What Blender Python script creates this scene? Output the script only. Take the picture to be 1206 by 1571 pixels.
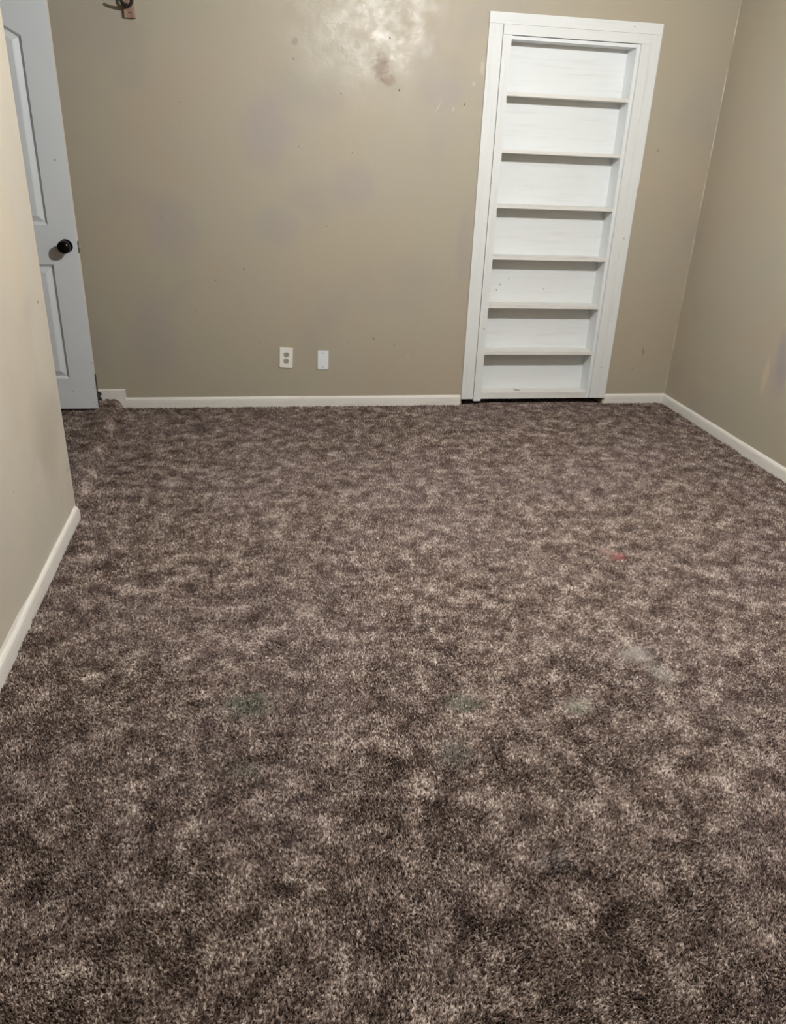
import bpy, bmesh, math, random
import numpy as np
from mathutils import Matrix, Vector

for o in list(bpy.data.objects):
    bpy.data.objects.remove(o, do_unlink=True)
S = bpy.context.scene
C = S.collection
random.seed(7)
rng = np.random.default_rng(11)

# ------------------------------------------------------------------ camera
F_PX, W_PX = 1180.23, 1206.0
CAM = Vector((0.0, -4.5891, 1.4512))
right = Vector((0.98655241, -0.15848169, 0.03997372))
up = Vector((0.0321291, 0.427839, 0.90328374))
fwd = Vector((0.16025625, 0.88985243, -0.42717747))
cd = bpy.data.cameras.new('camera')
cd.sensor_fit = 'HORIZONTAL'
cd.sensor_width = 36.0
cd.lens = 36.0 * F_PX / W_PX
cd.clip_start = 0.02
cam = bpy.data.objects.new('camera', cd)
C.objects.link(cam)
M = Matrix.Identity(4)
for i in range(3):
    M[i][0], M[i][1], M[i][2], M[i][3] = right[i], up[i], -fwd[i], CAM[i]
cam.matrix_world = M
S.camera = cam

# ------------------------------------------------------------------ world, exposure
w = bpy.data.worlds.new('world')
S.world = w
w.use_nodes = True
w.node_tree.nodes['Background'].inputs[0].default_value = (0.8, 0.85, 1.0, 1)
w.node_tree.nodes['Background'].inputs[1].default_value = 0.05
S.view_settings.view_transform = 'Standard'
S.view_settings.look = 'None'
S.view_settings.exposure = 0.0
S.view_settings.gamma = 1.0
S.view_settings.use_curve_mapping = False
S.cycles.max_bounces = 6
S.cycles.adaptive_threshold = 0.02
S.cycles.diffuse_bounces = 3
S.cycles.caustics_reflective = False
S.cycles.caustics_refractive = False
LAMP = (1.0, -2.35, 2.40)
LAMP_STRENGTH = 6000.0
LAMP_R = 0.031
LAMP_COL = (0.985, 0.995, 1.0)

# ------------------------------------------------------------------ room measures
XR, XL, YE = 2.6171, -0.7933, -1.506      # right wall, left wall, end of left wall
XA = -1.76                                # alcove wall the door hangs on
YB = -5.6                                 # wall behind the camera
ZC = 2.46                                 # ceiling
STEP_H = 0.052


# ------------------------------------------------------------------ node helpers
def srgb(r, g, b):
    f = lambda c: (c / 255 / 12.92) if c / 255 <= 0.04045 else ((c / 255 + 0.055) / 1.055) ** 2.4
    return (f(r), f(g), f(b), 1.0)


class NT:
    def __init__(self, name):
        self.m = bpy.data.materials.new(name)
        self.m.use_nodes = True
        self.t = self.m.node_tree
        self.b = self.t.nodes['Principled BSDF']
        self.co = self.n('ShaderNodeTexCoord').outputs['Object']

    def n(self, typ, **kw):
        x = self.t.nodes.new(typ)
        for k, v in kw.items():
            setattr(x, k, v)
        return x

    def link(self, a, b):
        self.t.links.new(a, b)

    def put(self, sock, v):
        if isinstance(v, bpy.types.NodeSocket):
            self.link(v, sock)
        else:
            sock.default_value = v

    def noise(self, scale, detail=3, rough=0.5, co=None, dist=0.0):
        x = self.n('ShaderNodeTexNoise')
        self.link(co or self.co, x.inputs['Vector'])
        x.inputs['Scale'].default_value = scale
        x.inputs['Detail'].default_value = detail
        x.inputs['Roughness'].default_value = rough
        x.inputs['Distortion'].default_value = dist
        return x.outputs['Fac']

    def mapping(self, scale=(1, 1, 1), loc=(0, 0, 0), rot=(0, 0, 0)):
        x = self.n('ShaderNodeMapping')
        self.link(self.co, x.inputs['Vector'])
        x.inputs['Scale'].default_value = scale
        x.inputs['Location'].default_value = loc
        x.inputs['Rotation'].default_value = rot
        return x.outputs['Vector']

    def ramp(self, fac, stops, interp='LINEAR'):
        x = self.n('ShaderNodeValToRGB')
        self.link(fac, x.inputs['Fac'])
        x.color_ramp.interpolation = interp
        el = x.color_ramp.elements
        while len(el) < len(stops):
            el.new(0.5)
        for e, (p, c) in zip(el, stops):
            e.position = p
            e.color = c if len(c) == 4 else (*c, 1)
        return x.outputs['Color']

    def rng(self, v, a, b, c=0.0, d=1.0):
        x = self.n('ShaderNodeMapRange')
        x.interpolation_type = 'SMOOTHSTEP'
        self.link(v, x.inputs['Value'])
        for k, val in zip(('From Min', 'From Max', 'To Min', 'To Max'), (a, b, c, d)):
            x.inputs[k].default_value = val
        return x.outputs['Result']

    def math(self, op, a, b=0.0):
        x = self.n('ShaderNodeMath', operation=op)
        self.put(x.inputs[0], a)
        self.put(x.inputs[1], b)
        return x.outputs[0]

    def mix(self, fac, a, b, mode='MIX'):
        x = self.n('ShaderNodeMix', data_type='RGBA', blend_type=mode)
        self.put(x.inputs[0], fac)
        self.put(x.inputs[6], a)
        self.put(x.inputs[7], b)
        return x.outputs[2]

    def ellipse(self, c, r, wob=None, amt=0.5, inner=0.35, co=None):
        """soft mask, 1 inside the ellipsoid at c with radii r, ragged by wob"""
        s = self.n('ShaderNodeVectorMath', operation='SUBTRACT')
        self.link(co or self.co, s.inputs[0])
        s.inputs[1].default_value = c
        d = self.n('ShaderNodeVectorMath', operation='DIVIDE')
        self.link(s.outputs[0], d.inputs[0])
        d.inputs[1].default_value = r
        l = self.n('ShaderNodeVectorMath', operation='LENGTH')
        self.link(d.outputs[0], l.inputs[0])
        v = l.outputs['Value']
        if wob is not None:
            v = self.math('ADD', v, self.math('MULTIPLY', self.math('SUBTRACT', wob, 0.5), amt * 2))
        return self.rng(v, inner, 1.0, 1.0, 0.0)

    def bump(self, h, strength, dist, normal=None):
        x = self.n('ShaderNodeBump')
        self.link(h, x.inputs['Height'])
        x.inputs['Strength'].default_value = strength
        x.inputs['Distance'].default_value = dist
        if normal is not None:
            self.link(normal, x.inputs['Normal'])
        return x.outputs['Normal']

    def done(self, color=None, rough=0.5, normal=None, spec=0.5, metal=0.0):
        if color is not None:
            self.put(self.b.inputs['Base Color'], color)
        self.put(self.b.inputs['Roughness'], rough)
        self.put(self.b.inputs['Specular IOR Level'], spec)
        self.put(self.b.inputs['Metallic'], metal)
        if normal is not None:
            self.link(normal, self.b.inputs['Normal'])
        return self.m


# ------------------------------------------------------------------ materials
PAINT = srgb(173, 165, 146)
PAINT_GREY = srgb(167, 158, 146)
PAINT_PALE = srgb(190, 180, 158)


def wall_paint(name, blots=(), paint=None, gloss=None):
    """eggshell taupe wall paint with touched-up areas; blots: (centre, radii, colour, amount, raggedness)"""
    t = NT(name)
    big = t.noise(1.3, 3, 0.55)
    col = t.mix(t.rng(big, 0.35, 0.7), PAINT, srgb(177, 165, 145))
    if paint is not None:
        col = t.mix(t.rng(big, 0.35, 0.7), paint, srgb(198, 188, 170))
    col = t.mix(t.math('MULTIPLY', t.rng(t.noise(2.2, 2, 0.5, t.mapping(loc=(7, 3, 1))), 0.52, 0.72), 0.55), col, PAINT_GREY)
    wob = t.noise(9.0, 5, 0.65)
    wob2 = t.noise(42.0, 4, 0.6)
    relief = None
    for c, r, colr, amt, rag, fine in blots:
        m = t.math('MULTIPLY', t.ellipse(c, r, wob2 if fine else wob, rag), amt)
        col = t.mix(m, col, colr)
        if fine:
            relief = m if relief is None else t.math('ADD', relief, m)
    rough = t.rng(t.noise(6.0, 4, 0.6), 0.3, 0.7, 0.46, 0.56)
    if gloss is not None:                     # a shinier coat rolled over the patched plaster
        g = t.ellipse(gloss[0], gloss[1], wob, 0.5, 0.55)
        rough = t.math('SUBTRACT', rough, t.math('MULTIPLY', g, t.rng(t.noise(16.0, 4, 0.6), 0.35, 0.65, 0.05, 0.17)))
    h = t.math('ADD', t.math('MULTIPLY', t.noise(330, 2, 0.5), 0.5), t.math('MULTIPLY', t.noise(70, 3, 0.55), 0.6))
    h = t.math('ADD', h, t.math('MULTIPLY', t.noise(9.0, 4, 0.55), 5.0))
    if relief is not None:
        h = t.math('ADD', h, t.math('MULTIPLY', relief, 1.6))
    if gloss is not None:
        brush = t.noise(1.0, 3, 0.6, t.mapping(scale=(12, 1, 190)))
        h = t.math('ADD', h, t.math('MULTIPLY', t.math('MULTIPLY', brush, g), 1.2))
        lump = t.noise(13.0, 3, 0.5, t.mapping(loc=(2, 0, 5)))
        h = t.math('ADD', h, t.math('MULTIPLY', t.math('MULTIPLY', t.rng(lump, 0.40, 0.60), g), 1.0))
    n = t.bump(h, 0.35, 0.0012)
    return t.done(col, rough, n, 0.45)


def P3(x, z):
    return (x, 0.0, z)


m_back = wall_paint('paint_back_wall', [
    (P3(0.06, 1.50), (0.19, 9, 0.25), srgb(164, 154, 151), 0.56, 0.35, False),
    (P3(0.52, 1.25), (0.17, 9, 0.17), srgb(164, 154, 151), 0.45, 0.35, False),
    (P3(0.10, 1.03), (0.17, 9, 0.14), srgb(164, 154, 151), 0.45, 0.35, False),
    (P3(-0.47, 1.00), (0.20, 9, 0.20), srgb(164, 154, 151), 0.41, 0.35, False),
    (P3(-0.62, 0.42), (0.17, 9, 0.36), srgb(164, 154, 151), 0.41, 0.35, False),
    (P3(1.00, 1.72), (0.16, 9, 0.10), srgb(164, 154, 151), 0.38, 0.35, False),
    (P3(1.17, 0.95), (0.06, 9, 0.30), srgb(164, 154, 151), 0.41, 0.3, False),
    (P3(0.40, 1.86), (0.26, 9, 0.20), srgb(182, 175, 158), 0.5, 0.5, False),
    (P3(0.665, 1.835), (0.065, 9, 0.085), srgb(134, 112, 88), 0.9, 0.45, True),
    (P3(0.70, 1.775), (0.05, 9, 0.035), srgb(140, 119, 96), 0.7, 0.45, True),
    (P3(0.752, 1.845), (0.040, 9, 0.075), srgb(192, 183, 164), 0.7, 0.5, True),
    (P3(0.300, 1.815), (0.048, 9, 0.062), srgb(180, 171, 152), 0.7, 0.3, True),
    (P3(0.240, 2.080), (0.050, 9, 0.070), srgb(182, 173, 154), 0.7, 0.3, True),
    (P3(0.215, 1.925), (0.022, 9, 0.025), srgb(142, 133, 117), 0.6, 0.5, True),
    (P3(1.205, 1.86), (0.016, 9, 0.050), srgb(196, 188, 168), 0.7, 0.5, True),
], gloss=((0.58, 0, 2.10), (0.50, 9, 0.46)))
m_right = wall_paint('paint_right_wall', [
    ((XR, -1.09, 0.56), (9, 0.10, 0.24), srgb(158, 148, 146), 0.8, 0.3, False),
    ((XR, -0.975, 0.44), (9, 0.035, 0.13), srgb(194, 178, 153), 0.8, 0.3, True),
])
m_left = wall_paint('paint_left_wall', [
    ((XL, -1.95, 0.75), (9, 0.25, 0.35), srgb(192, 181, 164), 0.6, 0.4, False),
    ((XL, -1.75, 0.45), (9, 0.16, 0.30), srgb(178, 168, 150), 0.6, 0.4, False),
    ((XL, -1.80, 1.10), (9, 0.15, 0.30), srgb(198, 184, 162), 0.5, 0.4, False),
], srgb(193, 186, 172))
m_plain = wall_paint('paint_plain_wall')

t = NT('ceiling_white')
m_ceil = t.done(t.mix(t.noise(3.0, 3), srgb(232, 230, 224), srgb(222, 219, 212)), 0.8,
                t.bump(t.noise(120, 3, 0.6), 0.4, 0.002), 0.3)


def white_paint(name, a, b, dirt, dirt_amt, rough=0.42, grain=(3, 60, 60)):
    t = NT(name)
    col = t.mix(t.noise(5.0, 4, 0.6), a, b)
    streak = t.noise(1.0, 4, 0.6, t.mapping(scale=grain))
    col = t.mix(t.math('MULTIPLY', t.rng(streak, 0.5, 0.8), 0.35), col, dirt)
    sp = t.rng(t.noise(34.0, 5, 0.7), 0.6, 0.78)
    col = t.mix(t.math('MULTIPLY', sp, dirt_amt), col, dirt)
    h = t.math('ADD', streak, t.math('MULTIPLY', t.noise(160, 2), 0.4))
    return t.done(col, rough, t.bump(h, 0.25, 0.0012), 0.45)


m_trim = white_paint('white_trim_paint', srgb(232, 233, 230), srgb(224, 226, 224), srgb(196, 194, 188), 0.35, grain=(60, 60, 3))
m_head = white_paint('white_head_paint', srgb(232, 233, 230), srgb(224, 226, 224), srgb(196, 194, 188), 0.30)
m_case = white_paint('white_bookcase_paint', srgb(236, 238, 237), srgb(228, 231, 231), srgb(204, 202, 196), 0.30)
m_shelf = white_paint('white_shelf_paint', srgb(233, 231, 226), srgb(226, 222, 215), srgb(186, 176, 164), 0.5)
m_base = white_paint('white_baseboard_paint', srgb(238, 234, 226), srgb(226, 221, 212), srgb(186, 172, 158), 0.5, grain=(3, 3, 50))
m_caulk = white_paint('caulk', srgb(200, 192, 172), srgb(188, 179, 160), srgb(174, 164, 144), 0.4)

t = NT('door_paint')
h = t.math('ADD', t.noise(1.0, 4, 0.65, t.mapping(scale=(220, 220, 7))), t.math('MULTIPLY', t.noise(300, 2), 0.3))
m_door = t.done(t.mix(t.noise(4.0, 4), srgb(226, 229, 231), srgb(217, 221, 224)), 0.38, t.bump(h, 0.12, 0.0008), 0.45)

t = NT('bare_door_edge')
m_edge = t.done(t.mix(t.noise(30.0, 4), srgb(226, 221, 214), srgb(212, 204, 196)), 0.5)

t = NT('black_metal')
m_black = t.done(t.mix(t.noise(30), srgb(16, 15, 15), srgb(26, 24, 23)), 0.13, None, 0.5, 0.6)
t = NT('black_iron')
m_iron = t.done(t.mix(t.noise(60), srgb(20, 17, 20), srgb(34, 28, 28)), 0.5, t.bump(t.noise(200), 0.3, 0.001), 0.4)
t = NT('dark_rubber')
m_rubber = t.done(t.mix(t.noise(50), srgb(34, 32, 30), srgb(58, 54, 48)), 0.7)
t = NT('hole_dark')
m_hole = t.done(t.mix(t.noise(50), srgb(114, 106, 93), srgb(128, 119, 105)), 0.8)
t = NT('scuff_pale')
m_scuff = t.done(t.mix(t.noise(50), srgb(190, 182, 165), srgb(180, 171, 154)), 0.5)
t = NT('scuff_grey')
m_grey = t.done(t.mix(t.noise(60), srgb(150, 146, 138), srgb(180, 176, 168)), 0.6)
t = NT('void_dark')
m_void = t.done(t.mix(t.noise(20), srgb(20, 17, 15), srgb(34, 29, 26)), 0.9)  # near-black colour stands in for the shade behind the bookcase

t = NT('raw_wood')
g = t.noise(1.0, 5, 0.6, t.mapping(scale=(70, 70, 6)), 0.6)
m_wood = t.done(t.ramp(g, [(0.3, srgb(112, 86, 72)), (0.55, srgb(164, 134, 114)), (0.75, srgb(196, 168, 148))]), 0.55,
                t.bump(g, 0.2, 0.001))

t = NT('ivory_plastic')
m_ivory = t.done(t.mix(t.noise(40), srgb(244, 242, 234), srgb(239, 236, 227)), 0.35)
t = NT('white_plastic')
m_white = t.done(t.mix(t.noise(40), srgb(238, 242, 245), srgb(233, 238, 241)), 0.35)
t = NT('socket_grey')
m_sock = t.done(t.mix(t.noise(60), srgb(186, 176, 164), srgb(166, 156, 146)), 0.5)
t = NT('slot_dark')
m_slot = t.done(t.mix(t.noise(60), srgb(52, 42, 38), srgb(70, 58, 52)), 0.7)
t = NT('screw_metal')
m_screw = t.done(t.mix(t.noise(90), srgb(176, 174, 170), srgb(200, 198, 192)), 0.35, None, 0.5, 0.7)

# bulb
t = NT('bulb_glow')
t.b.inputs['Emission Color'].default_value = (*LAMP_COL, 1)
t.b.inputs['Emission Strength'].default_value = LAMP_STRENGTH
m_bulb = t.done(t.mix(t.noise(5), (0.9, 0.9, 0.9, 1), (0.85, 0.85, 0.85, 1)), 0.4)

# carpet
t = NT('brown_carpet')
b1 = t.noise(12.5, 4, 0.62)
b2 = t.noise(30.0, 3, 0.6, t.mapping(loc=(3.1, 1.7, 0)))
yarn = t.noise(125.0, 2, 0.6, t.mapping(loc=(1, 2, 3)))
blot = t.math('ADD', t.math('MULTIPLY', b1, 0.62), t.math('MULTIPLY', b2, 0.38))  # heathered yarn tones, with shading of the leaning pile put into the colour
blot = t.math('ADD', 0.5, t.math('MULTIPLY', t.math('SUBTRACT', blot, 0.5), 0.60))
mixd = t.math('ADD', blot, t.math('MULTIPLY', t.math('SUBTRACT', yarn, 0.5), 0.58))
col = t.ramp(mixd, [(0.36, srgb(60, 48, 44)), (0.46, srgb(94, 79, 71)), (0.54, srgb(142, 125, 115)), (0.65, srgb(214, 199, 187))])
hue = t.noise(1.6, 2, 0.5, t.mapping(loc=(9, 4, 0)))
col = t.mix(t.math('MULTIPLY', t.rng(hue, 0.4, 0.65), 0.10), col, srgb(126, 112, 118))
wobc = t.noise(30.0, 4, 0.65)
for c, r, k, a in [((1.39, -2.04, 0), (0.050, 0.050, 9), srgb(150, 84, 80), 0.6),
                   ((1.36, -1.99, 0), (0.035, 0.040, 9), srgb(190, 150, 140), 0.5),
                   ((-0.075, -2.80, 0), (0.110, 0.085, 9), srgb(108, 112, 98), 0.6),
                   ((0.548, -2.856, 0), (0.080, 0.060, 9), srgb(116, 120, 106), 0.55),
                   ((-0.073, -3.06, 0), (0.060, 0.060, 9), srgb(114, 116, 102), 0.4),
                   ((0.47, -3.06, 0), (0.075, 0.080, 9), srgb(114, 114, 104), 0.35),
                   ((0.62, -3.42, 0), (0.060, 0.050, 9), srgb(108, 110, 108), 0.3),
                   ((1.165, -2.68, 0), (0.075, 0.060, 9), srgb(184, 178, 168), 0.55),
                   ((1.20, -2.79, 0), (0.060, 0.080, 9), srgb(184, 177, 166), 0.4),
                   ((0.876, -2.91, 0), (0.060, 0.050, 9), srgb(170, 168, 152), 0.5)]:
    col = t.mix(t.math('MULTIPLY', t.ellipse(c, r, wobc, 0.75, 0.15), a), col, k)
m_carpet = t.done(col, 0.95, None, 0.1)


# ------------------------------------------------------------------ mesh helpers
def tag(o, label, cat, group=None, kind=None):
    o['label'] = label
    o['category'] = cat
    if group:
        o['group'] = group
    if kind:
        o['kind'] = kind
    return o


def link(name, me, mat, parent=None):
    o = bpy.data.objects.new(name, me)
    if mat is not None and not me.materials:
        me.materials.append(mat)
    C.objects.link(o)
    if parent is not None:
        o.parent = parent
    return o


def obj(name, bm, mat, parent=None, smooth=False, bevel=0.0):
    if bevel:
        bmesh.ops.bevel(bm, geom=[e for e in bm.edges if len(e.link_faces) == 2 and e.calc_face_angle(0) > 0.6],
                        offset=bevel, segments=2, profile=0.6, affect='EDGES', clamp_overlap=True)
    bmesh.ops.recalc_face_normals(bm, faces=bm.faces[:])
    me = bpy.data.meshes.new(name)
    bm.to_mesh(me)
    bm.free()
    if smooth:
        me.polygons.foreach_set('use_smooth', [True] * len(me.polygons))
    return link(name, me, mat, parent)


def empty(name, loc=(0, 0, 0), rot=(0, 0, 0)):
    o = bpy.data.objects.new(name, None)
    o.empty_display_size = 0.05
    o.location = loc
    o.rotation_euler = rot
    C.objects.link(o)
    return o


def box(bm, x0, x1, y0, y1, z0, z1, shear=0.0):
    vs = []
    for z in (z0, z1):
        for x, y in ((x0, y0), (x1, y0), (x1, y1), (x0, y1)):
            vs.append(bm.verts.new((x - shear * z, y, z)))
    for f in ((3, 2, 1, 0), (4, 5, 6, 7), (0, 1, 5, 4), (1, 2, 6, 5), (2, 3, 7, 6), (3, 0, 4, 7)):
        bm.faces.new([vs[i] for i in f])


def boxbm(*a, **k):
    bm = bmesh.new()
    box(bm, *a, **k)
    return bm


def lathe(bm, prof, axis='Y', seg=24, at=(0, 0, 0)):
    """prof: list of (radius, distance along axis)"""
    rings = []
    for r, d in prof:
        ring = []
        for i in range(seg):
            a = 2 * math.pi * i / seg
            u, v = r * math.cos(a), r * math.sin(a)
            p = (u, d, v) if axis == 'Y' else ((d, u, v) if axis == 'X' else (u, v, d))
            ring.append(bm.verts.new((p[0] + at[0], p[1] + at[1], p[2] + at[2])))
        rings.append(ring)
    for a, b in zip(rings, rings[1:]):
        for i in range(seg):
            bm.faces.new((a[i], a[(i + 1) % seg], b[(i + 1) % seg], b[i]))
    bm.faces.new(rings[0])
    bm.faces.new(rings[-1][::-1])


def tube(bm, pts, rad, seg=10):
    pts = [Vector(p) for p in pts]
    rads = rad if isinstance(rad, (list, tuple)) else [rad] * len(pts)
    rings = []
    ref = Vector((0.3, 0.2, 0.93))
    for i, p in enumerate(pts):
        d = (pts[min(i + 1, len(pts) - 1)] - pts[max(i - 1, 0)]).normalized()
        u = d.cross(ref).normalized()
        if u.length < 0.1:
            u = d.cross(Vector((1, 0, 0))).normalized()
        v = d.cross(u)
        rings.append([bm.verts.new(p + rads[i] * (math.cos(2 * math.pi * k / seg) * u + math.sin(2 * math.pi * k / seg) * v))
                      for k in range(seg)])
    for a, b in zip(rings, rings[1:]):
        for i in range(seg):
            bm.faces.new((a[i], a[(i + 1) % seg], b[(i + 1) % seg], b[i]))
    bm.faces.new(rings[0])
    bm.faces.new(rings[-1][::-1])


def extrude_profile(bm, prof, ends):
    """prof: list of (d, z), d outward; ends: two functions (d, z) -> point"""
    a = [bm.verts.new(ends[0](d, z)) for d, z in prof]
    b = [bm.verts.new(ends[1](d, z)) for d, z in prof]
    n = len(prof)
    for i in range(n):
        j = (i + 1) % n
        bm.faces.new((a[i], a[j], b[j], b[i]))
    bm.faces.new(a[::-1])
    bm.faces.new(b)


# ------------------------------------------------------------------ floor (raised in the alcove)
def step_edge(y):
    """x of the foot of the carpeted step at depth y"""
    y = np.asarray(y, dtype=float)
    s = np.clip(-y / 1.5, 0, 1)
    x = -0.838 + 0.060 * s + 0.004 * np.sin(y * 9.0 + 0.6) + 0.002 * np.sin(y * 23.0)
    return x - 0.022 * np.clip((-y - 1.36) / 0.14, 0, 1) ** 2


def floor_h(x, y):
    t_ = np.clip((step_edge(y) - x) / 0.042, 0, 1)
    h = STEP_H * np.sqrt(np.clip(1 - (1 - t_) ** 2.2, 0, 1))
    return np.where(np.asarray(y) > YE + 0.002, h, 0.0)


PILE = 0.012
xs = np.concatenate([np.linspace(XA, -0.95, 8), np.linspace(-0.94, -0.76, 46), np.linspace(-0.7, XR, 14)])
ys = np.concatenate([np.linspace(0.14, 0.0, 3), np.linspace(-0.03, YE + 0.003, 50), [YE + 0.001], np.linspace(YE - 0.05, YB, 16)])
gx, gy = np.meshgrid(xs, ys)
gz = floor_h(gx, np.minimum(gy, 0)) - PILE
verts = np.stack([gx, gy, gz], -1).reshape(-1, 3)
nx, ny = len(xs), len(ys)
faces = [(j * nx + i, (j + 1) * nx + i, (j + 1) * nx + i + 1, j * nx + i + 1) for j in range(ny - 1) for i in range(nx - 1)]
me = bpy.data.meshes.new('floor')
me.from_pydata(verts.tolist(), [], faces)
floor = link('floor', me, m_carpet)
tag(floor, 'room floor rising by a low carpeted step into the alcove', 'floor', kind='structure')

# ------------------------------------------------------------------ walls and ceiling
OX0, OX1, OZ = 1.300, 2.092, 2.03           # opening for the bookcase
bm = bmesh.new()
box(bm, XA - 0.12, OX0, 0, 0.12, 0.06, ZC)
box(bm, XA - 0.12, 1.236, 0, 0.12, -0.03, 0.06)
box(bm, OX1, XR + 0.12, 0, 0.12, 0.06, ZC)
box(bm, 2.184, XR + 0.12, 0, 0.12, -0.03, 0.06)
box(bm, OX0, OX1, 0, 0.12, OZ, ZC)
wall_back = obj('wall_back', bm, m_back)
tag(wall_back, 'taupe painted back wall with patched spots and a brown smudge', 'wall', kind='structure')

bm = bmesh.new()  # unseen box, added so the gaps around the bookcase go dark
box(bm, 1.0, 1.03, 0.12, 0.62, -0.03, ZC)
box(bm, 2.3, 2.33, 0.12, 0.62, -0.03, ZC)
box(bm, 1.0, 2.33, 0.62, 0.65, -0.03, ZC)
box(bm, 1.0, 2.33, 0.12, 0.65, ZC, ZC + 0.03)
box(bm, 1.0, 2.33, 0.12, 0.65, -0.06, -0.03)
o = obj('void_box', bm, m_void)
tag(o, 'added near-black box behind the bookcase that keeps its gaps dark', 'wall', kind='structure')
wall_right = obj('wall_right', boxbm(XR, XR + 0.12, YB, 0, -0.03, ZC), m_right)
tag(wall_right, 'taupe painted right wall meeting the back wall in the corner', 'wall', kind='structure')

wall_left = obj('wall_left', boxbm(XL - 0.12, XL, YB, YE, -0.03, ZC), m_left, bevel=0.004)
tag(wall_left, 'scuffed beige left wall ending at the carpeted step', 'wall', kind='structure')

bm = bmesh.new()
box(bm, XA - 0.12, XL - 0.12, YE - 0.12, YE, -0.03, ZC)
wall_alcove = obj('wall_alcove_front', bm, m_plain)
tag(wall_alcove, 'alcove wall around the corner of the left wall', 'wall', kind='structure')
bm = bmesh.new()
box(bm, XA - 0.12, XA, YE, -1.00, -0.03, ZC)
box(bm, XA - 0.12, XA, -0.16, 0, -0.03, ZC)
box(bm, XA - 0.12, XA, -1.00, -0.16, 2.11, ZC)
o = obj('wall_alcove_left', bm, m_plain)
tag(o, 'alcove side wall with the doorway behind the white door', 'wall', kind='structure')
bm = bmesh.new()
box(bm, XA - 1.2, XA - 0.12, -1.5, -1.44, -0.03, ZC)
box(bm, XA - 1.2, XA - 0.12, 0.06, 0.12, -0.03, ZC)
box(bm, XA - 1.26, XA - 1.2, -1.5, 0.12, -0.03, ZC)
o = obj('wall_hall', bm, m_plain)
tag(o, 'hallway wall beyond the alcove doorway', 'wall', kind='structure')
o = obj('floor', boxbm(XA - 1.2, XA - 0.0, -1.5, 0.06, -0.05, STEP_H - PILE), m_carpet)
tag(o, 'carpeted hallway floor beyond the alcove doorway', 'floor', kind='structure')

wall_front = obj('wall_front', boxbm(XL - 0.12, XR + 0.12, YB - 0.12, YB, -0.03, ZC), m_plain)
tag(wall_front, 'taupe wall behind the viewer', 'wall', kind='structure')
ceiling = obj('ceiling', boxbm(XA - 1.26, XR + 0.12, YB - 0.12, 0.12, ZC, ZC + 0.06), m_ceil)
tag(ceiling, 'flat white ceiling carrying the round lamp', 'ceiling', kind='structure')


# nail holes, scratches and caulk on the walls
def mark(name, parent, mat, c, r, axis, ang=0.0, n=9, jit=0.25):
    """a small ragged chip lying on a wall; axis = the wall normal"""
    bm = bmesh.new()
    ring0, ring1 = [], []
    for i in range(n):
        a = 2 * math.pi * i / n
        k = 1 + random.uniform(-jit, jit)
        u, v = r[0] * k * math.cos(a), r[1] * k * math.sin(a)
        u, v = u * math.cos(ang) - v * math.sin(ang), u * math.sin(ang) + v * math.cos(ang)
        for ring, lift, s in ((ring0, 0.0, 1.0), (ring1, 0.0006, 0.8)):
            if axis == '-y':
                p = (c[0] + u * s, c[1] - lift, c[2] + v * s)
            elif axis == '+x':
                p = (c[0] + lift, c[1] + u * s, c[2] + v * s)
            elif axis == '-x':
                p = (c[0] - lift, c[1] + u * s, c[2] + v * s)
            else:
                p = (c[0] + u * s, c[1] + v * s, c[2] + lift)
            ring.append(bm.verts.new(p))
    for i in range(n):
        bm.faces.new((ring0[i], ring0[(i + 1) % n], ring1[(i + 1) % n], ring1[i]))
    bm.faces.new(ring1)
    return obj(name, bm, mat, parent)


for x, z, r in [(0.225, 1.44, .004), (0.515, 1.42, .004), (0.375, 1.04, .004), (-0.52, 1.06, .004), (-0.09, 0.80, .005),
                (-0.25, 0.735, .004), (-0.37, 0.57, .004), (-0.02, 0.385, .004), (0.66, 0.41, .006), (0.79, 0.37, .005),
                (0.76, 1.73, .006), (0.205, 1.845, .005), (0.51, 0.385, .003), (-0.38, 1.62, .004),
                (1.12, 1.68, .007), (2.28, 1.50, .005), (2.36, 0.22, .004), (0.70, 1.965, .005), (0.45, 1.70, .004)]:
    mark('nail_hole', wall_back, m_hole, (x, 0, z), (r * 0.8, r), '-y')
for x, z, rx, rz, a in [(0.975, 1.66, .004, .040, -0.55), (0.93, 0.415, .006, .006, 0), (0.875, 0.30, .009, .008, 0),
                        (1.165, 1.78, .010, .014, 0), (1.06, 1.655, .010, .010, 0), (0.72, 0.86, .005, .005, 0)]:
    mark('scuff_mark', wall_back, m_scuff, (x, 0, z), (rx, rz), '-y', a)
mark('scuff_mark', wall_back, m_hole, (2.415, 0, 0.335), (.003, .022), '-y', 0.12)
for y, z, ry, rz, a in [(-1.76, 0.46, .003, .035, 0.5), (-1.94, 0.33, .003, .012, -0.3), (-1.82, 0.40, .002, .03, 0),
                        (-1.70, 0.16, .003, .018, 0), (-1.58, 0.05 + 0.13, .003, .012, 0), (-2.2, 0.42, .005, .005, 0)]:
    mark('scuff_mark', wall_left, m_scuff, (XL, y, z), (ry, rz), '+x', a)
for y, z, r in [(-1.545, 0.225, .005), (-1.60, 0.90, .005), (-1.62, 0.52, .003), (-1.70, 0.55, .004)]:
    mark('nail_hole', wall_left, m_hole, (XL, y, z), (r, r), '+x')
for y, z, r in [(-0.62, 0.49, .005), (-0.70, 0.32, .004), (-0.55, 0.62, .003)]:
    mark('scuff_mark', wall_right, m_scuff, (XR, y, z), (r, r), '-x')

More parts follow.
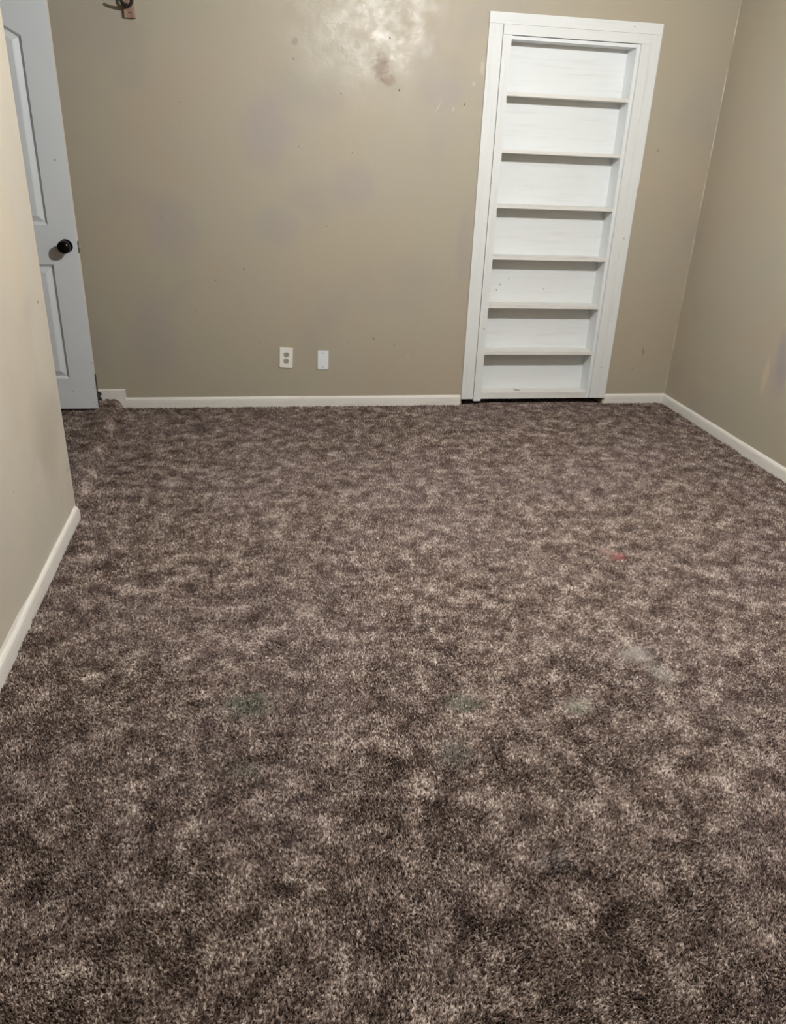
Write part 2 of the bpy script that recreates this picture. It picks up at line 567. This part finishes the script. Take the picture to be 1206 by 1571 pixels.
# caulk bead in the back right corner
bm = bmesh.new()
rows = []
for i in range(60):
    z = 0.056 + (ZC - 0.056) * i / 59
    k = 0.0030 + 0.0018 * math.sin(i * 0.9) + random.uniform(-.0011, .0011)
    rows.append([bm.verts.new(p) for p in ((XR - k, -0.0004, z), (XR - k * 0.45, -k * 0.45, z), (XR - 0.0004, -k, z))])
for a, b in zip(rows, rows[1:]):
    for i in range(2):
        bm.faces.new((a[i], a[i + 1], b[i + 1], b[i]))
obj('caulk_bead', bm, m_caulk, wall_right, smooth=True)

# ------------------------------------------------------------------ baseboards
BH, BT = 0.056, 0.013
BPROF = [(0, -0.012), (BT, -0.012), (BT, BH * 0.55), (BT * 0.92, BH * 0.78), (BT * 0.66, BH * 0.92), (BT * 0.3, BH), (0, BH)]


def bb_x(name, x0, x1, parent, dz=0.0, prof=BPROF):
    bm = bmesh.new()
    extrude_profile(bm, prof, (lambda d, z: (x0, -d, z + dz), lambda d, z: (x1, -d, z + dz)))
    return obj(name, bm, m_base, parent)


bb = tag(empty('baseboard_back', (0, 0, 0)), 'low white baseboard along the back wall, stepped up beside the door', 'baseboard', kind='structure')
bb_x('board', -0.835, -0.5705, bb)
bb_x('board', -0.570, 1.226, bb)
bb_x('board', 2.192, XR - 0.001, bb)
SPROF = [(0, -0.01), (BT, -0.01), (BT, BH - 0.004), (BT - 0.004, BH), (0, BH)]
bb_x('raised_board', XA, -0.8065, bb, dz=0.0515, prof=SPROF)
obj('return_block', boxbm(-0.850, -0.826, -0.0145, 0, -0.01, 0.0508), m_base, bb, bevel=0.002)

bb = tag(empty('baseboard_right', (0, 0, 0)), 'white baseboard running along the right wall', 'baseboard', kind='structure')
bm = bmesh.new()
extrude_profile(bm, BPROF, (lambda d, z: (XR - d, -0.0135, z), lambda d, z: (XR - d, YB, z)))
obj('board', bm, m_base, bb)

bb = tag(empty('baseboard_left', (0, 0, 0)), 'white baseboard along the left wall with a rounded end by the step', 'baseboard', kind='structure')
bm = bmesh.new()
YJ = -2.315
for (ya, yb_, rnd, t_) in ((YE + 0.004, YJ, True, BT), (YJ - 0.001, YB, False, BT + 0.002)):
    bm = bmesh.new()
    secs = [(0.0, 0.62), (0.008, 0.86), (0.020, 0.97), (0.034, 1.0)] if rnd else [(0.0, 1.0)]
    rings = []
    for off, k in secs + [(ya - yb_, 1.0)]:
        rings.append([bm.verts.new((XL + d * t_ / BT, ya - off, -0.012 + (z + 0.012) * k if z > 0 else z)) for d, z in BPROF])
    n = len(BPROF)
    for a, b in zip(rings, rings[1:]):
        for i in range(n):
            j = (i + 1) % n
            bm.faces.new((a[i], a[j], b[j], b[i]))
    bm.faces.new(rings[0][::-1])
    bm.faces.new(rings[-1])
    obj('board', bm, m_base, bb)
bm = bmesh.new()
rows = []
for i in range(24):
    y = -2.22 - 0.030 * i
    k = min(1, i / 5) * 0.013 + random.uniform(-.001, .001)
    rows.append([bm.verts.new((XL + 0.0045, y, BH - 0.002)), bm.verts.new((XL + 0.0012, y, BH + k * 0.6)), bm.verts.new((XL + 0.0002, y, BH + k + 0.001))])
for a, b in zip(rows, rows[1:]):
    for i in range(2):
        bm.faces.new((a[i], a[i + 1], b[i + 1], b[i]))
obj('caulk_smear', bm, m_base, bb, smooth=True)

# ------------------------------------------------------------------ bookcase casing
SH = 0.0050     # the frame leans a little: metres of x per metre of height
trim = tag(empty('trim_1', (0, 0, 0)), 'wide white painted casing around the recessed bookcase', 'door casing', kind='structure')
CT = 0.019


def tboard(name, mat, x0, x1, z0, z1, y0=-CT, y1=0.0, bev=0.0015, parent=None):
    return obj(name, boxbm(x0, x1, y0, y1, z0, z1, shear=SH), mat, parent or trim, bevel=bev)


tboard('casing_board', m_trim, 1.2290, 1.3045, 0.034, 2.0615)
tboard('casing_board', m_trim, 2.1400, 2.1915, 0.034, 2.0615)
tboard('casing_board', m_head, 1.2290, 2.1930, 2.0622, 2.1130)
tboard('jamb_board', m_trim, 1.3085, 1.3560, 0.020, 2.0150, y0=-CT + 0.001, y1=0.09)
tboard('jamb_board', m_trim, 2.0870, 2.1394, 0.034, 2.0150, y0=-CT + 0.001, y1=0.0)
tboard('jamb_board', m_head, 1.3085, 2.1394, 2.0157, 2.0615, y0=-CT + 0.001, y1=0.0)
# ragged paint at the edge of the right hand board (upper part still carries an old lip)
tboard('paint_lip', m_trim, 2.1913, 2.1985, 1.30, 2.11, y0=-CT + 0.006, bev=0.001)
mark('nail_dent', trim, m_grey, (2.137, -CT - 0.0002, 0.235), (.004, .005), '-y')
mark('nail_dent', trim, m_grey, (2.150, -CT - 0.0002, 1.020), (.004, .005), '-y')
mark('nail_dent', trim, m_grey, (2.02, -CT - 0.0002, 2.09), (.004, .003), '-y')
mark('paint_chip', trim, m_grey, (1.337, -CT + 0.0006, 0.475), (.004, .006), '-y')
mark('paint_chip', trim, m_scuff, (1.226, -0.004, 0.33), (.004, .02), '-y')

# ------------------------------------------------------------------ bookcase in the doorway
bc = tag(empty('built_in_bookcase', (0, 0, 0)), 'tall shallow white built-in bookcase with empty shelves in the back wall', 'bookcase')
BX0, BX1, BY0, BY1 = 1.3575, 2.0640, -0.006, 0.105


def part(name, mat, *a, bev=0.0012, parent=None):
    return obj(name, boxbm(*a, shear=SH), mat, parent or bc, bevel=bev)


part('filler_strip', m_case, BX1 + 0.0130, 2.0868, -0.002, 0.02, 0.031, 2.0145, bev=0.0)
part('filler_strip', m_case, BX0, 2.0765, 0.0, 0.02, 2.0118, 2.0152, bev=0.0)
part('back_panel', m_case, BX0 - 0.001, BX1 + 0.014, BY1, BY1 + 0.006, 0.031, 2.012)
part('side_panel', m_case, BX1, BX1 + 0.0125, BY0 - 0.004, BY1, 0.031, 2.0115)
part('top_board', m_case, BX0, BX1 - 0.0004, BY0, BY1, 1.9965, 2.0115)
part('bottom_board', m_shelf, BX0, BX1 - 0.0004, BY0, BY1, 0.031, 0.069, bev=0.002)
shelf_marks = {}
for z in (0.315, 0.600, 0.882, 1.165, 1.452, 1.734):
    x = part('shelf', m_shelf, BX0, BX1 - 0.0004, BY0 + random.uniform(-.001, .001), BY1, z, z + 0.0185, bev=0.0022)
    shelf_marks[z] = x
mark('scuff_mark', bc, m_grey, (1.615, 0.055, 0.0692), (.020, .025), '+z', 0.3)
mark('scuff_mark', bc, m_grey, (1.97, -0.004, 0.8912), (.030, .004), '-y')
mark('scuff_mark', bc, m_grey, (1.93, 0.03, 0.9006), (.04, .010), '+z', 0.1)
for x, z in ((1.45, 0.72), (1.50, 0.76), (1.43, 0.69), (1.73, 0.70)):
    mark('scuff_mark', bc, m_grey, (x, BY1 - 0.0002, z), (.004, .005), '-y')

# ------------------------------------------------------------------ white panel door
DW, DH, DT = 0.762, 2.03, 0.035
door = tag(empty('door_1', (-0.9255, -0.222, 0.062)), 'white molded panel door standing open against the back wall', 'door', kind='structure')
# local: x from -DW (hinge) to 0 (latch edge), y from 0 (front) to DT, z from 0
PX = [(-0.336, -0.129), (-0.628, -0.426)]             # two columns of panels
ZL0, ZL1, ZU0 = 0.172, 0.774, 0.968                   # lower panel bottom / top, upper panel bottom
ZTOP_E, ZTOP_C = 1.792, 1.880                         # upper panel top at the outer edge and towards the centre
XC = -DW / 2


def arch(x, inset=0.0):
    k = min(1, abs(x - XC) / (XC - (-0.129)) * -1 if False else abs(x - XC) / 0.247)
    return ZTOP_C - (ZTOP_C - ZTOP_E) * k ** 1.7 - inset


bm = bmesh.new()
box(bm, -0.129, 0, 0, DT, 0, DH)
box(bm, -DW, -0.628, 0, DT, 0, DH)
box(bm, -0.426, -0.336, 0, DT, 0, DH)
for x0, x1 in PX:
    box(bm, x0, x1, 0, DT, 0, ZL0)
    box(bm, x0, x1, 0, DT, ZL1, ZU0)
    N = 14
    a, b = [], []
    for i in range(N + 1):
        x = x0 + (x1 - x0) * i / N
        a.append((bm.verts.new((x, 0, arch(x))), bm.verts.new((x, 0, DH))))
        b.append((bm.verts.new((x, DT, arch(x))), bm.verts.new((x, DT, DH))))
    for i in range(N):
        bm.faces.new((a[i][0], a[i + 1][0], a[i + 1][1], a[i][1]))
        bm.faces.new((b[i][0], b[i][1], b[i + 1][1], b[i + 1][0]))
        bm.faces.new((a[i][0], b[i][0], b[i + 1][0], a[i + 1][0]))
        bm.faces.new((a[i][1], a[i + 1][1], b[i + 1][1], b[i][1]))
obj('door_slab', bm, m_door, door)


def panel(x0, x1, z0, top):
    prof = [(0.0, 0.0), (0.004, 0.006), (0.007, 0.0063), (0.011, 0.0130), (0.014, 0.0133), (0.038, 0.0030), (0.044, 0.0014)]
    bm = bmesh.new()
    rings = []
    N = 14
    for ins, dep in prof:
        pts = [(x0 + ins, z0 + ins), (x1 - ins, z0 + ins)]
        for i in range(N + 1):
            x = (x1 - ins) + ((x0 + ins) - (x1 - ins)) * i / N
            pts.append((x, top(x) - ins))
        rings.append([bm.verts.new((x, dep, z)) for x, z in pts])
    n = len(rings[0])
    for a, b in zip(rings, rings[1:]):
        for i in range(n):
            bm.faces.new((a[i], a[(i + 1) % n], b[(i + 1) % n], b[i]))
    bm.faces.new(rings[-1])
    return obj('panel', bm, m_door, door)


for x0, x1 in PX:
    panel(x0, x1, ZL0, lambda x: ZL1)
    panel(x0, x1, ZU0, arch)
# latch edge, its hardware and the dark strip at its foot
obj('edge_strip', boxbm(0.0, 0.0012, 0.001, DT - 0.001, 0.002, DH), m_edge, door)
obj('latch_plate', boxbm(0.0012, 0.0026, 0.005, 0.030, 0.832, 0.892), m_black, door, bevel=0.0005)
bm = bmesh.new()
lathe(bm, [(0.009, 0.0026), (0.009, 0.008), (0.006, 0.011)], axis='X', seg=12, at=(0, 0.017, 0.862))
obj('latch_bolt', bm, m_screw, door, smooth=False)
obj('edge_guard', boxbm(0.0008, 0.0042, 0.012, DT, 0.004, 0.19), m_rubber, door, bevel=0.0008)
kn = obj('knob', (lambda b: (lathe(b, [(0.012, -0.006), (0.012, -0.024), (0.019, -0.032), (0.029, -0.040), (0.0325, -0.050),
                                       (0.0315, -0.060), (0.026, -0.067), (0.015, -0.071), (0.006, -0.0715)], seg=32,
                                   at=(-0.055, 0, 0.868)), b)[1])(bmesh.new()), m_black, door, smooth=True)
bm = bmesh.new()
lathe(bm, [(0.034, 0.0), (0.034, -0.004), (0.030, -0.008), (0.014, -0.010)], seg=32, at=(-0.055, 0, 0.868))
obj('rosette', bm, m_black, kn)
mark('paint_dent', door, m_grey, (-0.052, -0.0003, 1.27), (.004, .004), '-y')
mark('paint_dent', door, m_grey, (-0.12, -0.0003, 0.10), (.003, .004), '-y')
for x, z in ((-0.004, 0.02), (-0.012, 0.035), (-0.003, 0.26), (-0.005, 0.12)):
    mark('paint_chip', door, m_grey, (x, -0.0003, z), (.002, .006), '-y')
for z in (0.2, 1.0, 1.82):
    bm = bmesh.new()
    tube(bm, [(-DW - 0.006, DT + 0.004, z), (-DW - 0.006, DT + 0.004, z + 0.09)], 0.006)
    box(bm, -DW - 0.004, -DW, 0.004, DT + 0.004, z, z + 0.09)
    obj('hinge', bm, m_black, door)

# door stop on the raised baseboard
ds = tag(empty('door_stop', (-0.951, -BT, 0.083)), 'small black door stop on the baseboard behind the white door', 'door stop')
bm = bmesh.new()
lathe(bm, [(0.012, 0.0), (0.012, -0.004), (0.006, -0.008), (0.005, -0.045)], seg=14)
obj('stem', bm, m_iron, ds)
bm = bmesh.new()
lathe(bm, [(0.010, -0.043), (0.013, -0.047), (0.013, -0.058), (0.009, -0.062)], seg=16)
obj('bumper', bm, m_rubber, ds, smooth=True)
bm = bmesh.new()
lathe(bm, [(0.0085, -0.002), (0.0095, -0.012), (0.008, -0.016)], seg=10, at=(0.004, 0, -0.028))
obj('foot', bm, m_rubber, ds)

# ------------------------------------------------------------------ wall plates
ol = tag(empty('wall_outlet', (0.1365, 0, 0.2955), (0, math.radians(2.6), 0)), 'ivory double power outlet on the back wall, left of the blank plate', 'outlet')
obj('cover_plate', boxbm(-0.0385, 0.0385, -0.0085, 0.0, -0.0585, 0.0585), m_ivory, ol, bevel=0.0028)
for s in (-1, 1):
    bm = bmesh.new()
    n = 20
    f0, f1, f2 = [], [], []
    for i in range(n):
        a = 2 * math.pi * i / n
        x = 0.0172 * math.cos(a)
        z = max(-0.0135, min(0.0135, 0.0172 * math.sin(a)))
        f0.append(bm.verts.new((x, -0.0080, z)))
        f1.append(bm.verts.new((x, -0.0098, z)))
        f2.append(bm.verts.new((x * 0.9, -0.0104, z * 0.9)))
    for i in range(n):
        j = (i + 1) % n
        bm.faces.new((f0[i], f0[j], f1[j], f1[i]))
        bm.faces.new((f1[i], f1[j], f2[j], f2[i]))
    bm.faces.new(f2)
    r = obj('receptacle', bm, m_sock, ol)
    r.location = (0, 0, s * 0.0195)
    for sx, hh in ((-0.0064, 0.0042), (0.0064, 0.0052)):
        obj('slot', boxbm(sx - 0.0016, sx + 0.0016, -0.0108, -0.0096, 0.002 - hh, 0.004 + hh), m_slot, r)
    bm = bmesh.new()
    lathe(bm, [(0.0030, -0.0096), (0.0030, -0.0108)], seg=10, at=(0, 0, -0.0080))
    obj('ground_hole', bm, m_slot, r)
bm = bmesh.new()
lathe(bm, [(0.0032, -0.0080), (0.0030, -0.0096), (0.0018, -0.0100)], seg=12)
obj('screw', bm, m_screw, ol)

bp = tag(empty('blank_wall_plate', (0.3565, 0, 0.2815), (0, math.radians(0.3), 0)), 'plain cool-white blank cover plate on the back wall, right of the outlet', 'wall plate')
obj('cover_plate', boxbm(-0.0325, 0.0325, -0.0085, 0.0, -0.0558, 0.0558), m_white, bp, bevel=0.0026)
for z in (-0.0415, 0.0415):
    bm = bmesh.new()
    lathe(bm, [(0.0034, -0.0080), (0.0032, -0.0093), (0.0018, -0.0097)], seg=12, at=(0, 0, z))
    sc = obj('screw', bm, m_screw, bp)
    obj('screw_slot', boxbm(-0.0024, 0.0024, -0.0100, -0.0096, z - 0.0005, z + 0.0005), m_slot, sc)

# ------------------------------------------------------------------ iron hook on a wooden block
hk = tag(empty('wall_hook', (-0.586, 0, 1.974)), 'black iron hook screwed to a small wooden block high on the wall', 'wall hook')
obj('wood_block', boxbm(-0.026, 0.024, -0.022, 0.0, 0.0, 0.20), m_wood, hk, bevel=0.003)
bm = bmesh.new()
lathe(bm, [(0.0034, -0.0215), (0.0034, -0.0230)], seg=10, at=(0.0, 0, 0.021))
obj('nail_hole', bm, m_slot, hk)
bm = bmesh.new()
lathe(bm, [(0.0034, -0.0215), (0.0030, -0.0240)], seg=10, at=(0.0, 0, 0.17))
obj('screw', bm, m_iron, hk)
bm = bmesh.new()
pts = []
for i in range(15):
    a = math.pi * (1 + i / 14)
    pts.append((-0.009 + 0.027 * math.cos(a), -0.030, 0.075 + 0.030 * math.sin(a)))
pts = [(-0.036, -0.028, 0.15), (-0.036, -0.029, 0.11)] + pts + [(0.018, -0.029, 0.11), (0.018, -0.028, 0.15)]
tube(bm, pts, 0.0065)
obj('iron_loop', bm, m_iron, hk, smooth=True)
bm = bmesh.new()
pts = [(-0.008, -0.022, 0.047), (-0.010, -0.040, 0.046), (-0.016, -0.065, 0.049), (-0.024, -0.090, 0.056), (-0.030, -0.108, 0.064),
       (-0.033, -0.118, 0.070)]
tube(bm, pts, [0.0105, 0.0105, 0.0078, 0.0065, 0.0065, 0.0068])
obj('hook_arm', bm, m_iron, hk, smooth=True)

# ------------------------------------------------------------------ ceiling lamp (above the frame)
lamp = tag(empty('ceiling_lamp', (LAMP[0], LAMP[1], ZC)), 'round ceiling lamp with a bare glowing bulb over the carpet', 'lamp')
bm = bmesh.new()
lathe(bm, [(0.06, 0.0), (0.058, -0.010), (0.03, -0.014)], axis='Z', seg=24)
obj('base', bm, m_ceil, lamp)
bm = bmesh.new()
bmesh.ops.create_icosphere(bm, subdivisions=1, radius=LAMP_R * 1.03)
bmesh.ops.translate(bm, verts=bm.verts[:], vec=(0, 0, LAMP[2] - ZC - 0.012))
obj('bulb', bm, m_bulb, lamp, smooth=True)

# ------------------------------------------------------------------ carpet pile (uncountable tufts, one mesh)
def vnoise(x, y, cell, seed):
    r = np.random.default_rng(seed)
    G = r.random((256, 256))
    u, v = x / cell + 40.0, y / cell + 60.0
    i, j = np.floor(u).astype(int), np.floor(v).astype(int)
    fu, fv = u - i, v - j
    fu, fv = fu * fu * (3 - 2 * fu), fv * fv * (3 - 2 * fv)
    g = lambda a, b: G[a % 256, b % 256]
    return (g(i, j) * (1 - fu) + g(i + 1, j) * fu) * (1 - fv) + (g(i, j + 1) * (1 - fu) + g(i + 1, j + 1) * fu) * fv


def scatter(x0, x1, y0, y1, dens):
    d = 1 / math.sqrt(dens)
    a, b = np.meshgrid(np.arange(x0, x1, d), np.arange(y0, y1, d))
    a, b = a.ravel(), b.ravel()
    return np.stack([a + rng.uniform(-.75, .75, a.size) * d, b + rng.uniform(-.75, .75, a.size) * d], 1)


P = [scatter(-0.73, 1.35, -3.95, -3.0, 62000),
     scatter(-0.78, 1.9, -3.0, -2.2, 54000),
     scatter(-0.78, 2.6, -2.2, -1.2, 46000),
     scatter(-0.95, 2.6, -1.2, 0.0, 42000),
     scatter(1.9, 2.6, -3.0, -2.2, 20000), scatter(1.35, 2.6, -3.95, -3.0, 20000),
     scatter(1.29, 2.09, 0.0, 0.03, 40000),
     scatter(-0.78, 2.6, -5.4, -3.95, 9000),
     scatter(-1.72, -0.95, -1.5, 0.0, 22000),
     scatter(-0.92, -0.77, -1.5, 0.0, 90000)]
P = np.concatenate(P)
ok = (P[:, 0] < XR - BT - 0.002) & (P[:, 1] < np.where((P[:, 0] > 1.30) & (P[:, 0] < 2.09), 0.03, -BT - 0.001))
ok &= np.where(P[:, 1] < YE + 0.012, P[:, 0] > XL + BT + 0.004, P[:, 0] > XA + 0.01)
P = P[ok]
n = len(P)
X, Y = P[:, 0], P[:, 1]
e = 0.003
Z = floor_h(X, np.minimum(Y, -0.0)) - PILE
gxn = (floor_h(X + e, np.minimum(Y, 0)) - floor_h(X - e, np.minimum(Y, 0))) / (2 * e)
gxn = np.clip(gxn, -3, 3)
# direction the pile is brushed in changes from patch to patch; yarns gather in clumps
ang = 2 * math.pi * (vnoise(X, Y, 0.22, 1) + 0.6 * vnoise(X, Y, 0.09, 2)) * 1.3
mag = 0.05 + 0.40 * vnoise(X, Y, 0.07, 3)
CL = 0.0085
clump = vnoise(X, Y, CL, 5)
cgx = (vnoise(X + 0.001, Y, CL, 5) - clump) / 0.001 * CL
cgy = (vnoise(X, Y + 0.001, CL, 5) - clump) / 0.001 * CL
lx = mag * np.cos(ang) + rng.normal(0, .30, n) + 0.45 * cgx
ly = mag * np.sin(ang) + rng.normal(0, .30, n) + 0.45 * cgy
D = np.stack([lx - gxn * 1.0, ly, np.ones(n)], 1)
D /= np.linalg.norm(D, axis=1)[:, None]
H = PILE * (0.85 + 0.35 * rng.random(n)) * (0.88 + 0.25 * vnoise(X, Y, 0.05, 4)) * (0.62 + 0.62 * clump)
far = np.clip((Y + 3.9) / 3.9, 0, 1)
R0 = (0.0034 + 0.0008 * far) * (0.8 + 0.5 * rng.random(n))
base = np.stack([X, Y, Z], 1)
a0 = rng.random(n) * 2 * math.pi
V = np.empty((n, 4, 3))
for k in range(3):
    a = a0 + k * 2 * math.pi / 3
    V[:, k, 0] = X + R0 * np.cos(a)
    V[:, k, 1] = Y + R0 * np.sin(a)
    V[:, k, 2] = Z + R0 * np.cos(a) * gxn * 0.6
V[:, 3] = base + D * H[:, None]


def pile_mesh(V):
    n = len(V)
    idx = np.arange(n)[:, None, None] * 4 + np.array([[0, 1, 3], [1, 2, 3], [2, 0, 3]])[None]
    me = bpy.data.meshes.new('carpet_pile')
    me.vertices.add(n * 4)
    me.vertices.foreach_set('co', V.ravel())
    me.loops.add(n * 9)
    me.loops.foreach_set('vertex_index', idx.ravel().astype(np.int32))
    me.polygons.add(n * 3)
    me.polygons.foreach_set('loop_start', np.arange(0, n * 9, 3, dtype=np.int32))
    me.update(calc_edges=True)
    return link('carpet_pile', me, m_carpet)


room = (X > XL + 0.016) | (Y < YE + 0.012)
tag(pile_mesh(V[room]), 'brown mottled shaggy carpet pile covering the stained room floor', 'carpet', kind='stuff')
tag(pile_mesh(V[~room]), 'brown carpet pile wrapped over the low step in front of the door', 'carpet', kind='stuff')
print('TUFTS', n)
